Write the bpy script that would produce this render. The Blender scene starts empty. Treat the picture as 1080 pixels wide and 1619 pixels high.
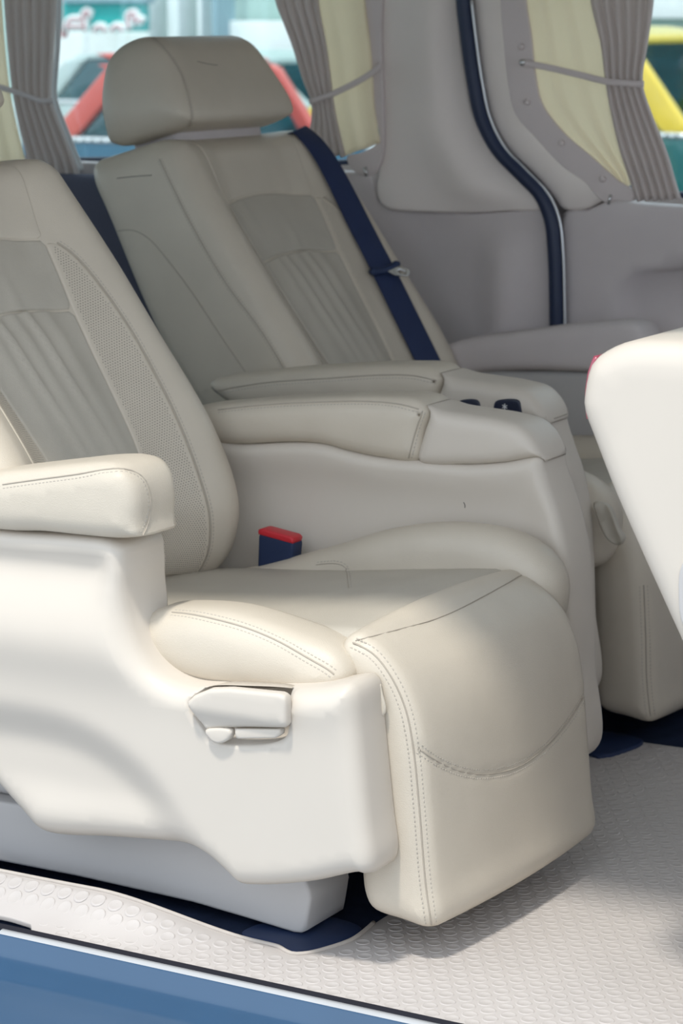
import bpy, bmesh, math, random
import numpy as np
from mathutils import Vector, Matrix
from mathutils.bvhtree import BVHTree
from mathutils.geometry import delaunay_2d_cdt

S = bpy.context.scene
COL = S.collection
random.seed(4)

# ------------------------------------------------------------------ camera
FPX, CX, CY = 4070.0, 540.0, 809.5            # focal length in pixels for a 1080 x 1619 frame
PITCH, YAW = math.radians(11.0), math.radians(30.0)
CAM = np.array([1.514, -2.874, 1.25])
FW = np.array([-math.sin(YAW)*math.cos(PITCH), math.cos(YAW)*math.cos(PITCH), -math.sin(PITCH)])
RT = np.array([math.cos(YAW), math.sin(YAW), 0.0])
UP = np.cross(RT, FW)
cd = bpy.data.cameras.new('camera'); cam = bpy.data.objects.new('camera', cd); COL.objects.link(cam)
cam.location = CAM
cam.rotation_euler = Matrix((RT, UP, -FW)).transposed().to_euler()
cd.sensor_fit = 'HORIZONTAL'; cd.sensor_width = 24.0; cd.lens = 24.0*FPX/1080.0
cd.clip_start = 0.05; cd.clip_end = 200
cd.dof.use_dof = True; cd.dof.focus_distance = 3.45; cd.dof.aperture_fstop = 8.0
S.camera = cam

# ------------------------------------------------------------------ world, sun, exposure
W = bpy.data.worlds.new('world'); S.world = W; W.use_nodes = True
bg = W.node_tree.nodes['Background']
bg.inputs[0].default_value = (0.80, 0.89, 1.0, 1); bg.inputs[1].default_value = 1.55
sd = bpy.data.lights.new('sun', 'SUN'); sun = bpy.data.objects.new('sun', sd); COL.objects.link(sun)
sd.energy = 2.2; sd.angle = math.radians(5.5); sd.color = (1.0, 0.95, 0.86)
sun.rotation_euler = Vector((-0.02, 0.42, -1.0)).to_track_quat('-Z', 'Y').to_euler()
sun.location = (0, -4, 8)
S.view_settings.view_transform = 'Standard'; S.view_settings.look = 'None'
S.view_settings.gamma = 1.0; S.view_settings.use_curve_mapping = False
S.view_settings.exposure = 0.14

# ------------------------------------------------------------------ helpers
def ray(p): return FW*FPX + RT*(p[0]-CX) - UP*(p[1]-CY)
def onY(p, Y): d = ray(p); return CAM + d*(Y-CAM[1])/d[1]
def onX(p, X): d = ray(p); return CAM + d*(X-CAM[0])/d[0]
def onZ(p, Z): d = ray(p); return CAM + d*(Z-CAM[2])/d[2]
def XZb(pts, Y): return [(q[0], q[2]) for q in (onY(p[:2], p[2] if len(p) > 2 else Y) for p in pts)]   # a point may carry its own Y (far edge of a thick piece)
def XZ(pts, Y): return [(q[0], q[2]) for q in (onY(p, Y) for p in pts)]

def curve(pts, step=0.01, closed=False):
    """Catmull-Rom through points (any dimension), evenly resampled."""
    P = np.array(pts, float); n = len(P); out = []
    rng = range(n if closed else n-1)
    for i in rng:
        if closed: a, b, c, d = P[i-1], P[i], P[(i+1) % n], P[(i+2) % n]
        else: a, b, c, d = P[max(i-1, 0)], P[i], P[i+1], P[min(i+2, n-1)]
        def kn(t, p, q): return t + max(np.linalg.norm(q-p), 1e-9)**0.5
        t0 = 0; t1 = kn(t0, a, b); t2 = kn(t1, b, c); t3 = kn(t2, c, d)
        for t in np.linspace(t1, t2, 12, endpoint=False):
            A1 = a if t1-t0 < 1e-4 else (t1-t)/(t1-t0)*a+(t-t0)/(t1-t0)*b
            A2 = (t2-t)/(t2-t1)*b+(t-t1)/(t2-t1)*c
            A3 = c if t3-t2 < 1e-4 else (t3-t)/(t3-t2)*c+(t-t2)/(t3-t2)*d
            B1 = (t2-t)/(t2-t0)*A1+(t-t0)/(t2-t0)*A2
            B2 = (t3-t)/(t3-t1)*A2+(t-t1)/(t3-t1)*A3
            out.append((t2-t)/(t2-t1)*B1+(t-t1)/(t2-t1)*B2)
    if not closed: out.append(P[-1])
    return resample(np.array(out), step, closed)

def resample(P, step, closed=False):
    P = np.array(P, float)
    Q = np.vstack([P, P[:1]]) if closed else P
    L = np.r_[0, np.cumsum(np.linalg.norm(np.diff(Q, axis=0), axis=1))]
    n = max(2, int(round(L[-1]/step)))
    t = np.linspace(0, L[-1], n+1)
    if closed: t = t[:-1]
    return np.stack([np.interp(t, L, Q[:, k]) for k in range(Q.shape[1])], 1)

def rrect(x0, x1, y0, y1, r, n=6):
    pts = []
    for cx, cy, a0 in ((x1-r, y0+r, -90), (x1-r, y1-r, 0), (x0+r, y1-r, 90), (x0+r, y0+r, 180)):
        for k in range(n+1):
            a = math.radians(a0+90*k/n); pts.append((cx+r*math.cos(a), cy+r*math.sin(a)))
    return pts

def area2(P): return 0.5*np.sum(P[:, 0]*np.roll(P[:, 1], -1)-np.roll(P[:, 0], -1)*P[:, 1])

def seg_dist(Q, P, closed=True):
    A = P; B = np.roll(P, -1, axis=0)
    if not closed: A, B = P[:-1], P[1:]
    out = np.full(len(Q), 1e9)
    AB = B-A; L2 = np.maximum((AB**2).sum(1), 1e-14)
    for i in range(0, len(Q), 400):
        q = Q[i:i+400, None, :]
        t = np.clip(((q-A)*AB).sum(2)/L2, 0, 1)
        out[i:i+400] = np.sqrt((((A+t[..., None]*AB)-q)**2).sum(2)).min(1)
    return out

def inside(Q, P):
    x, y = Q[:, 0], Q[:, 1]; c = np.zeros(len(Q), bool); n = len(P); j = n-1
    for i in range(n):
        xi, yi, xj, yj = P[i, 0], P[i, 1], P[j, 0], P[j, 1]
        if yi != yj: c ^= ((yi > y) != (yj > y)) & (x < (xj-xi)*(y-yi)/(yj-yi)+xi)
        j = i
    return c

def wpos(o):
    v = Vector((0, 0, 0))
    while o is not None: v = v + o.location; o = o.parent
    return np.array(v)

def link(name, verts, faces, mat, parent=None, smooth=True, flip=True):
    V = np.array(verts, float)
    if parent is not None: V = V-wpos(parent)
    me = bpy.data.meshes.new(name); me.from_pydata([tuple(v) for v in V], [], [tuple(f) for f in faces])
    if flip:
        bm = bmesh.new(); bm.from_mesh(me); bmesh.ops.recalc_face_normals(bm, faces=bm.faces); bm.to_mesh(me); bm.free()
    if smooth: me.shade_smooth()
    o = bpy.data.objects.new(name, me); COL.objects.link(o)
    if mat is not None: me.materials.append(M[mat])
    if parent is not None: o.parent = parent
    return o

def tag(o, label=None, cat=None, group=None, kind=None):
    if label: o['label'] = label
    if cat: o['category'] = cat
    if group: o['group'] = group
    if kind: o['kind'] = kind
    return o

def root(name, loc, label, cat, group=None):
    o = bpy.data.objects.new(name, None); COL.objects.link(o); o.location = loc
    o.empty_display_size = 0.1
    return tag(o, label, cat, group)

def mapY(u, v, w): return np.stack([u, -w, v], 1)          # outline in XZ, front faces -Y
def mapZ(u, v, w): return np.stack([u, v, w], 1)           # outline in XY, front faces +Z
def mapX(u, v, w): return np.stack([w, u, v], 1)           # outline in YZ, front faces +X

def slab_mesh(outline, w0, w1, r=0.01, r0=None, step=0.012, mapf=mapY, hfun=None, crown=0.0, crown_d=0.06,
              post=None, holes=(), hole_depth=0.02, nseg=None, back=True, through=False):
    r0 = r if r0 is None else r0
    P = np.array(outline, float)
    if area2(P) < 0: P = P[::-1]
    nb = len(P)
    pts = [P]; T = np.roll(P, -1, 0)-np.roll(P, 1, 0); T /= np.maximum(np.linalg.norm(T, axis=1), 1e-9)[:, None]
    N = np.stack([-T[:, 1], T[:, 0]], 1)
    for ang in (25, 45, 65, 90):
        d = r*(1-math.cos(math.radians(ang)))
        Q = P+N*d
        ok = inside(Q, P) & (seg_dist(Q, P) > 0.93*d)
        pts.append(Q[ok])
    hs = [np.array(h, float) for h in holes]
    g = np.stack(np.meshgrid(np.arange(P[:, 0].min(), P[:, 0].max(), step), np.arange(P[:, 1].min(), P[:, 1].max(), step*0.92)), -1)
    g[1::2, :, 0] += step/2
    g = g.reshape(-1, 2)
    g = g[inside(g, P)]
    if len(g):
        keep = seg_dist(g, P) > r+0.45*step
        for h in hs: keep &= ~inside(g, h) & (seg_dist(g, h) > 0.4*step)
        g = g[keep]; pts.append(g)
    faces_in = [list(range(nb))]; cnt = sum(len(p) for p in pts); edges = [(i, (i+1) % nb) for i in range(nb)]
    for h in hs:
        edges += [(cnt+i, cnt+(i+1) % len(h)) for i in range(len(h))]
        pts.append(h); cnt += len(h)
    A = np.vstack(pts)
    vs, es, fs, ov, oe, of = delaunay_2d_cdt([Vector(p) for p in A], edges, faces_in, 1, 1e-6)
    U = np.array([tuple(v) for v in vs]); F = [tuple(f) for f in fs]
    if hs:
        cen = np.array([U[list(f)].mean(0) for f in F]); kill = np.zeros(len(F), bool)
        for h in hs: kill |= inside(cen, h)
        F = [f for f, k in zip(F, kill) if not k]
    d = seg_dist(U, P)
    def prof(d, r): return -r+np.sqrt(np.maximum(r*r-np.maximum(r-d, 0)**2, 0)) if r > 0 else 0*d
    w = w1+prof(d, r)+crown*(1-np.exp(-(d/crown_d)**2))
    if hfun is not None: w = w+hfun(U[:, 0], U[:, 1], d)
    orig = {}
    for i, l in enumerate(ov):
        for k in l: orig[k] = i
    bnd = [orig[i] for i in range(nb)]
    verts = [mapf(U[:, 0], U[:, 1], w)]; faces = list(F); n = len(U)
    # side wall
    wf, wb = w[bnd], w0+r0
    if nseg is None: nseg = max(1, int(abs(np.mean(wf)-wb)/(step*1.6)))
    prev = bnd; off = n
    B2 = U[bnd]
    for s in range(1, nseg+1):
        ww = wf+(wb-wf)*s/nseg
        verts.append(mapf(B2[:, 0], B2[:, 1], ww)); cur = list(range(off, off+nb)); off += nb
        faces += [(prev[i], cur[i], cur[(i+1) % nb], prev[(i+1) % nb]) for i in range(nb)]
        prev = cur
    if back:
        w2 = w0-prof(d, r0); idx = {}
        keepv = [i for i in range(n) if i not in set(bnd)]
        for k, i in enumerate(bnd): idx[i] = prev[k]
        for k, i in enumerate(keepv): idx[i] = off+k
        verts.append(mapf(U[keepv, 0], U[keepv, 1], w2[keepv])); off += len(keepv)
        faces += [(idx[a], idx[c], idx[b]) for a, b, c in [f for f in F if len(f) == 3]]
    for h in hs:       # recess walls and floor
        k0 = sum(len(p) for p in pts[:-len(hs)])
        for hh in hs:
            if hh is h: break
            k0 += len(hh)
        ids = [orig[k0+i] for i in range(len(h))]
        m = len(h); c = h.mean(0)
        if through:
            faces += [(ids[i], ids[(i+1) % m], idx[ids[(i+1) % m]], idx[ids[i]]) for i in range(m)]; continue
        fl = c+(h-c)*0.96
        wfl = w[ids]-hole_depth
        verts.append(mapf(fl[:, 0], fl[:, 1], np.full(m, wfl.mean()))); cur = list(range(off, off+m)); off += m
        faces += [(ids[i], ids[(i+1) % m], cur[(i+1) % m], cur[i]) for i in range(m)]
        faces.append(tuple(cur))
    V = np.vstack(verts)
    if post is not None: V = post(V)
    return V, faces

def slab(name, outline, w0, w1, mat, parent=None, **k):
    V, F = slab_mesh(outline, w0, w1, **k)
    return link(name, V, F, mat, parent)

def frames(P):
    P = np.array(P, float); T = np.gradient(P, axis=0); T /= np.maximum(np.linalg.norm(T, axis=1), 1e-12)[:, None]
    return T

def tube(name, P, r, mat, parent=None, n=8, link_it=True, cap=True):
    P = np.array(P, float); T = frames(P); rr = np.full(len(P), r) if np.isscalar(r) else np.array(r)
    a = np.array([0, 0, 1.0]) if abs(T[0][2]) < 0.9 else np.array([1.0, 0, 0])
    V, F = [], []
    u = np.cross(T[0], a); u /= np.linalg.norm(u)
    for i in range(len(P)):
        u = u-T[i]*(u@T[i]); u /= np.linalg.norm(u); v = np.cross(T[i], u)
        for k in range(n):
            t = 2*math.pi*k/n; V.append(P[i]+rr[i]*(math.cos(t)*u+math.sin(t)*v))
    for i in range(len(P)-1):
        for k in range(n):
            F.append((i*n+k, i*n+(k+1) % n, (i+1)*n+(k+1) % n, (i+1)*n+k))
    if cap: F += [tuple(range(n)), tuple(range((len(P)-1)*n, len(P)*n))]
    if not link_it: return V, F
    return link(name, V, F, mat, parent)

def ribbon(name, P, Nn, width, th, mat, parent=None, edge=0.25):
    """Strap: centre line P, surface normals Nn, lens-shaped section."""
    P = np.array(P, float); T = frames(P); Nn = np.array(Nn, float)
    sec = [(-.5, 0), (-.46, .5), (0, .6), (.46, .5), (.5, 0), (.46, -.5), (0, -.5), (-.46, -.5)]
    V, F = [], []; m = len(sec)
    for i in range(len(P)):
        nn = Nn[i]-T[i]*(Nn[i]@T[i]); nn /= np.linalg.norm(nn); s = np.cross(T[i], nn)
        wd = width if np.isscalar(width) else width[i]
        for a, b in sec: V.append(P[i]+s*a*wd+nn*b*th)
    for i in range(len(P)-1):
        for k in range(m): F.append((i*m+k, i*m+(k+1) % m, (i+1)*m+(k+1) % m, (i+1)*m+k))
    F += [tuple(range(m)), tuple(range((len(P)-1)*m, len(P)*m))]
    return link(name, V, F, mat, parent)

def box(name, c, s, mat, parent=None, rz=0.0, bev=0.004, rot=None):
    V = np.array([(x, y, z) for x in (-.5, .5) for y in (-.5, .5) for z in (-.5, .5)])*np.array(s)
    bm = bmesh.new(); vs = [bm.verts.new(v) for v in V]
    for f in ((0, 1, 3, 2), (4, 6, 7, 5), (0, 4, 5, 1), (2, 3, 7, 6), (0, 2, 6, 4), (1, 5, 7, 3)): bm.faces.new([vs[i] for i in f])
    if bev > 0: bmesh.ops.bevel(bm, geom=bm.edges[:], offset=min(bev, min(s)*0.45), segments=3, affect='EDGES', profile=0.5)
    bm.verts.index_update()
    R = rot if rot is not None else Matrix.Rotation(rz, 3, 'Z')
    VV = [np.array(R @ v.co)+np.array(c) for v in bm.verts]; FF = [[v.index for v in f.verts] for f in bm.faces]
    bm.free()
    o = link(name, VV, FF, mat, parent, smooth=True)
    o.data.set_sharp_from_angle(angle=math.radians(40))
    return o

def bvh(objs):
    V, F = [], []
    for o in objs:
        k = len(V); L = Vector(wpos(o))
        V += [v.co+L for v in o.data.vertices]; F += [[k+i for i in p.vertices] for p in o.data.polygons]
    return BVHTree.FromPolygons(V, F)

def cast(tree, p):
    d = Vector(ray(p)).normalized()
    h, n, i, dist = tree.ray_cast(Vector(CAM), d)
    return (None, None) if h is None else (np.array(h), np.array(n if n.dot(d) < 0 else -n))

def trace(targets, px, step=0.004):
    """Pixel polyline -> polyline lying on the surface of the targets, with normals."""
    tree = bvh(targets); pp = curve(px, 3.0)
    H = []
    for p in pp:
        h, n = cast(tree, p)
        if h is not None: H.append(np.r_[h, n])
    if len(H) < 4: print('SEAM MISSES', px[0], len(H)); return None
    H = np.array(H)
    H = H[np.r_[True, np.linalg.norm(np.diff(H[:, :3], axis=0), axis=1) < 0.06]]
    # smooth a little
    for _ in range(3): H[1:-1] = 0.5*H[1:-1]+0.25*(H[:-2]+H[2:])
    return resample(H, step)

def snap(targets, P3, step=0.004):
    """3D polyline -> nearest points on targets."""
    tree = bvh(targets); out = []
    for p in resample(np.array(P3), step):
        h, n, i, d = tree.find_nearest(Vector(p)); out.append(np.r_[np.array(h), np.array(n)])
    return np.array(out)

def groove(objs, H, depth=0.003, width=0.006):
    P = H[:, :3]
    for o in objs:
        me = o.data; L = wpos(o)
        V = np.array([tuple(v.co) for v in me.vertices])+L
        Nn = np.array([tuple(v.normal) for v in me.vertices])
        near = np.where(((V > P.min(0)-0.03) & (V < P.max(0)+0.03)).all(1))[0]
        if not len(near): continue
        d = np.sqrt(((V[near][:, None]-P[None])**2).sum(2)).min(1)
        V[near] -= Nn[near]*(depth*np.exp(-(d/width)**2))[:, None]
        for i in near: me.vertices[i].co = V[i]-L
        me.update()

def lay_seam(name, H, parent, rows=(), mat='seam', r=0.0011, smat='thread', lift=0.0, pitch=0.0062, tree=None):
    """A seam line (thin sunk cord) and rows of stitches beside it."""
    P, N = H[:, :3], H[:, 3:]; N = N/np.linalg.norm(N, axis=1)[:, None]
    if r > 0: tube(name, P+N*lift, r, mat, parent, n=6)
    if rows:
        V, F = [], []; T = frames(P)
        acc = np.r_[0, np.cumsum(np.linalg.norm(np.diff(P, axis=0), axis=1))]
        for off in rows:
            for s in np.arange(pitch/2, acc[-1], pitch):
                c = np.array([np.interp(s, acc, P[:, k]) for k in range(3)]); n = np.array([np.interp(s, acc, N[:, k]) for k in range(3)])
                t = np.array([np.interp(s, acc, T[:, k]) for k in range(3)]); n /= np.linalg.norm(n); t -= n*(t@n); t /= np.linalg.norm(t); b = np.cross(n, t)
                c = c+b*off+n*lift; k = len(V)
                if tree is not None:
                    h, nn, ii, dd = tree.find_nearest(Vector(c))
                    nn = np.array(nn); nn = nn if nn@n > 0 else -nn
                    c, n = np.array(h), nn; t = t-n*(t@n); t /= np.linalg.norm(t); b = np.cross(n, t)
                for a, bb, h in ((-.5, -.5, -.3), (.5, -.5, -.3), (.5, .5, -.3), (-.5, .5, -.3), (-.3, -.3, .9), (.3, -.3, .9), (.3, .3, .9), (-.3, .3, .9)):
                    V.append(c+t*a*0.0044+b*bb*0.0018+n*h*0.0007)
                F += [(k+4, k+5, k+6, k+7)]+[(k+i, k+(i+1) % 4, k+4+(i+1) % 4, k+4+i) for i in range(4)]
        link('stitching', V, F, smat, parent, flip=False)

# ------------------------------------------------------------------ materials
M = {}
def srgb(r, g, b):
    f = lambda c: (c/255/12.92) if c/255 <= 0.04045 else ((c/255+0.055)/1.055)**2.4
    return (f(r), f(g), f(b), 1)
def mat(name, col, rough=0.5, spec=0.5, bump=0.0, bscale=400, var=0.05, vscale=6, kind='noise', coat=0.0, metal=0.0, sheen=0.0):
    m = bpy.data.materials.new(name); m.use_nodes = True; nt = m.node_tree; b = nt.nodes['Principled BSDF']
    tc = nt.nodes.new('ShaderNodeTexCoord')
    nz = nt.nodes.new('ShaderNodeTexNoise'); nz.inputs['Scale'].default_value = vscale; nz.inputs['Detail'].default_value = 4
    nt.links.new(tc.outputs['Object'], nz.inputs['Vector'])
    mr = nt.nodes.new('ShaderNodeMapRange'); mr.inputs['From Min'].default_value = 0.3; mr.inputs['From Max'].default_value = 0.7
    mr.inputs['To Min'].default_value = 1-var; mr.inputs['To Max'].default_value = 1+var
    nt.links.new(nz.outputs['Fac'], mr.inputs['Value'])
    mx = nt.nodes.new('ShaderNodeVectorMath'); mx.operation = 'SCALE'; mx.inputs[0].default_value = col[:3]
    nt.links.new(mr.outputs['Result'], mx.inputs['Scale']); nt.links.new(mx.outputs['Vector'], b.inputs['Base Color'])
    b.inputs['Roughness'].default_value = rough; b.inputs['Specular IOR Level'].default_value = spec
    b.inputs['Metallic'].default_value = metal; b.inputs['Coat Weight'].default_value = coat
    b.inputs['Sheen Weight'].default_value = sheen
    if bump > 0:
        if kind == 'leather':
            t = nt.nodes.new('ShaderNodeTexVoronoi'); t.inputs['Scale'].default_value = bscale; out = t.outputs['Distance']
        else:
            t = nt.nodes.new('ShaderNodeTexNoise'); t.inputs['Scale'].default_value = bscale; out = t.outputs['Fac']
        nt.links.new(tc.outputs['Object'], t.inputs['Vector'])
        bp = nt.nodes.new('ShaderNodeBump'); bp.inputs['Strength'].default_value = bump; bp.inputs['Distance'].default_value = 0.001
        nt.links.new(out, bp.inputs['Height']); nt.links.new(bp.outputs['Normal'], b.inputs['Normal'])
    M[name] = m; return m
def cloth_mat(name, col, trans, tw=0.5):
    m = mat(name, col, 0.9, 0.1, 0.25, 900, 0.04); nt = m.node_tree; b = nt.nodes['Principled BSDF']
    tr = nt.nodes.new('ShaderNodeBsdfTranslucent'); tr.inputs[0].default_value = trans
    mx = nt.nodes.new('ShaderNodeMixShader'); mx.inputs[0].default_value = tw
    nt.links.new(b.outputs[0], mx.inputs[1]); nt.links.new(tr.outputs[0], mx.inputs[2])
    nt.links.new(mx.outputs[0], nt.nodes['Material Output'].inputs[0])
def glass_mat(name, tint, refl=0.06):
    m = bpy.data.materials.new(name); m.use_nodes = True; nt = m.node_tree; nt.nodes.remove(nt.nodes['Principled BSDF'])
    a = nt.nodes.new('ShaderNodeBsdfTransparent'); a.inputs[0].default_value = tint
    g = nt.nodes.new('ShaderNodeBsdfGlossy'); g.inputs['Roughness'].default_value = 0.02
    mx = nt.nodes.new('ShaderNodeMixShader'); mx.inputs[0].default_value = refl
    nt.links.new(a.outputs[0], mx.inputs[1]); nt.links.new(g.outputs[0], mx.inputs[2])
    nt.links.new(mx.outputs[0], nt.nodes['Material Output'].inputs[0]); M[name] = m

mat('leather', srgb(205, 195, 179), 0.42, 0.45, 0.22, 700, 0.035, 9, 'leather')
mat('leather_insert', srgb(188, 181, 168), 0.48, 0.4, 0.22, 700, 0.04, 9, 'leather')
mat('plastic', srgb(209, 200, 188), 0.45, 0.4, 0.06, 1200, 0.015, 5)
mat('plastic_grey', srgb(190, 187, 185), 0.5, 0.4, 0.08, 1200, 0.02, 5)
mat('trim_upper', srgb(236, 227, 221), 0.6, 0.3, 0.12, 1100, 0.02, 5)
mat('trim_lower', srgb(206, 198, 197), 0.7, 0.25, 0.2, 900, 0.04, 7)
mat('seam', srgb(178, 169, 156), 0.7, 0.2, 0, 1, 0.02)
mat('thread', srgb(186, 178, 166), 0.7, 0.2, 0, 1, 0.02)
mat('hole', srgb(96, 92, 88), 0.8, 0.1)
mat('navy', srgb(34, 50, 84), 0.55, 0.4, 0.1, 900, 0.08, 8)  # blacks lifted to navy; the haze is put into the colour
mat('webbing', srgb(30, 46, 84), 0.6, 0.4, 0.5, 1500, 0.06, 20)  # dark strap with haze painted in as navy
mat('carpet', srgb(44, 54, 78), 0.95, 0.1, 0.8, 500, 0.15, 30)
mat('rubber', srgb(28, 42, 72), 0.45, 0.5, 0.05, 600, 0.05)  # black rubber with haze mixed into its colour
mat('red', srgb(200, 40, 52), 0.4, 0.5)
mat('red_lens', srgb(158, 70, 88), 0.2, 0.6, coat=0.4)
mat('mat_vinyl', srgb(190, 184, 180), 0.6, 0.35, 0.1, 900, 0.04, 7)
mat('mat_hem', srgb(186, 178, 170), 0.8, 0.2, 0.3, 700, 0.06, 40)
mat('paint_blue', srgb(42, 75, 106), 0.25, 0.5, coat=0.5, var=0.04)
mat('paint_pale', srgb(176, 178, 180), 0.3, 0.5, coat=0.3)
mat('dark_gap', srgb(40, 40, 46), 0.9, 0.1)
mat('trim_shade', srgb(92, 94, 110), 0.8, 0.2, 0.3, 700, 0.06, 9)  # dark tone puts the shade behind the seats into the colour
mat('headliner', srgb(226, 221, 214), 0.95, 0.1, 0.2, 600)
mat('steel', srgb(205, 205, 205), 0.25, 0.5, metal=0.9)
mat('chrome_edge', srgb(225, 228, 232), 0.25, 0.6, metal=0.3)
mat('button', srgb(26, 34, 56), 0.3, 0.5)
mat('icon', srgb(225, 225, 225), 0.5, 0.3)
mat('asphalt', srgb(150, 150, 148), 0.9, 0.2, 0.4, 60, 0.08, 1.5)
mat('car_yellow', srgb(240, 205, 70), 0.3, 0.5, coat=0.4)
mat('car_green', srgb(30, 104, 104), 0.3, 0.5, coat=0.4)
mat('car_red', srgb(206, 92, 84), 0.3, 0.5, coat=0.4)
mat('car_blue', srgb(30, 92, 120), 0.3, 0.5, coat=0.4)
mat('car_silver', srgb(190, 205, 205), 0.3, 0.5, coat=0.4)
mat('tyre', srgb(30, 30, 32), 0.85, 0.2)
mat('sign_teal', srgb(36, 170, 168), 0.5, 0.3)
mat('letter_white', srgb(240, 244, 244), 0.5, 0.3)
mat('letter_pink', srgb(205, 150, 156), 0.5, 0.3)
mat('wall_mint', srgb(186, 212, 206), 0.8, 0.2, 0.2, 80)
mat('wall_white', srgb(244, 246, 246), 0.7, 0.2)
mat('column_blue', srgb(140, 170, 182), 0.7, 0.2)
glass_mat('car_glass', (0.16, 0.34, 0.38, 1), 0.10)
cloth_mat('curtain_pleat', srgb(222, 214, 212), srgb(220, 208, 200), 0.38)
cloth_mat('curtain_lining', srgb(240, 234, 218), srgb(255, 244, 224), 0.6)
mat('curtain_flap', srgb(216, 206, 204), 0.85, 0.15, 0.3, 800, 0.03)
glass_mat('glass', (0.90, 0.96, 0.955, 1))
glass_mat('glass_clear', (0.9, 0.96, 0.96, 1))

# ================================================================== THE VEHICLE BODY
YW = 1.76                                      # inner face of the far side wall
def struct(o, label=None): return tag(o, label, None, None, 'structure')

struct(slab('floor', [(-2.5, -.13), (1.4, -.13), (1.4, 1.86), (-2.5, 1.86)], -.06, -.012, 'carpet', r=.002, step=.2, mapf=mapZ),
       'dark navy carpeted vehicle floor under the seats')

# floor mat: vinyl with raised coins, hemmed edge, riding up against the near seat base
def sstep(x, a, b):
    t = np.clip((x-a)/(b-a), 0, 1); return t*t*(3-2*t)
def mat_z(x, y): return .036*(1-sstep(x, -.52, -.23))*sstep(y, -.135, -.06)
mo = [(1.4, -.155), (1.4, 1.70), (.55, 1.70), (.45, 1.17), (.0, 1.145), (-.42, 1.13), (-.42, .74), (-.30, .62), (-.16, .45), (-.157, .11), (-.150, .04), (-.163, -.01), (-.178, -.040), (-.192, -.050),
      (-.210, -.044), (-.225, -.036), (-.30, -.040), (-.45, -.050), (-.60, -.056), (-1.05, -.056), (-1.05, -.125), (-.60, -.127), (-.57, -.132), (-.553, -.152), (-.52, -.155)]
def mat_post(V):
    V = V.copy(); V[:, 2] += mat_z(V[:, 0], V[:, 1]); return V
mo_r = resample(mo, .02, True)
fm = root('floor_mat', (0.3, 0.4, 0), 'beige vinyl coin-pattern mat covering the vehicle floor', 'floor mat')
slab('mat_sheet', mo_r, -.008, 0, 'mat_vinyl', fm, r=.002, step=.03, mapf=mapZ, post=mat_post)
hem = np.array(mo[9:20] , float); hem = curve(hem, .008)
tube('hem', np.c_[hem, mat_z(hem[:, 0], hem[:, 1])+.001], .0032, 'mat_hem', fm)
V, F = [], []
k = 0; pit = .0275
poly = np.array(mo)
cand = []
for j in range(62):
    for i in range(90):
        cand.append((-1.0+i*pit*1.05+(j % 2)*pit*.52, -.142+j*pit*.82))
cand = np.array(cand); cand = cand[inside(cand, poly) & (seg_dist(cand, poly) > .012)]
for x, y in cand:
    k = len(V); n = 14
    for rr, h in ((.0112, -.0004), (.0102, .0008), (.0090, .0008), (.0082, .0004)):
        for a in range(n):
            t = 2*math.pi*a/n; X, Y = x+rr*math.cos(t), y+rr*math.sin(t)
            V.append((X, Y, float(mat_z(np.array(X), np.array(Y)))+h))
    for q in range(3):
        F += [(k+q*n+a, k+q*n+(a+1) % n, k+(q+1)*n+(a+1) % n, k+(q+1)*n+a) for a in range(n)]
    F.append(tuple(k+3*n+a for a in range(n)))
tag(link('coin_studs', V, F, 'mat_vinyl', fm, flip=False), 'raised round studs of the mat', kind='stuff')

# door sill
struct(slab('trim_1', resample([(-.160, -.005), (-.150, -.30), (-.62, -.30), (-.60, -.16), (-.42, -.105), (-.30, -.075), (-.225, -.048), (-.190, -.028), (-.176, -.016), (-.168, -.008)], .006, True),
       -2.5, 1.4, 'paint_blue', r=.001, step=.05, mapf=mapX, nseg=6), 'glossy blue painted door sill below the mat edge')
struct(slab('trim_2', resample([(-.156, -.014), (-.166, -.018), (-.172, -.022), (-.171, -.013), (-.165, -.0055), (-.156, -.0035)], .004, True), -.60, 1.4, 'paint_pale', r=.0005, step=.05, mapf=mapX, nseg=40),
       'thin pale scuff strip along the blue sill')
struct(slab('trim_3', [(-.1545, -.02), (-.1565, -.02), (-.1575, .0025), (-.1535, .0015)], -1.05, 1.4, 'dark_gap', r=.0003, step=.05, mapf=mapX, nseg=30), 'dark strip painted for the shaded gap between mat and sill')  # dark strip drawn in for the shade at the mat edge

# far side wall: outer skin with two window openings, then the trims
def dense(p, s=.02): return resample(p, s, True)
w1o = dense(curve([(-2.25, 1.40), (-2.27, 1.2), (-2.22, .97), (-2.1, .925), (-1.7, .925), (-1.25, .93), (-1.13, .955), (-1.085, 1.05), (-1.085, 1.2), (-1.10, 1.40), (-1.3, 1.43), (-2.1, 1.43)], .02, True))
w2p = [(-.80, 1.40), (-.80, 1.2), (-.78, 1.12), (-.70, 1.02), (-.60, .915), (-.52, .895), (-.2, .90), (.25, .91), (.32, .97), (.30, 1.3), (.24, 1.42), (0, 1.44), (-.7, 1.44)]
w2o = dense(curve(w2p, .02, True))
struct(slab('wall_far', dense([(-2.5, -.06), (1.4, -.06), (1.4, 1.52), (-2.5, 1.52)], .05), -1.88, -1.83, 'trim_lower', r=.004, step=.08, holes=[w1o, w2o], through=True),
       'far side body wall behind the trims')
wi1 = struct(link('window_1', *tube(None, np.c_[w1o[:, 0], np.full(len(w1o), 1.855), w1o[:, 1]][list(range(len(w1o)))+[0]], .012, None, link_it=False), 'rubber'), 'rear quarter window behind the far headrest')
slab('window_glass', w1o, -1.860, -1.855, 'glass', wi1, r=.0005, step=.1)
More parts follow.
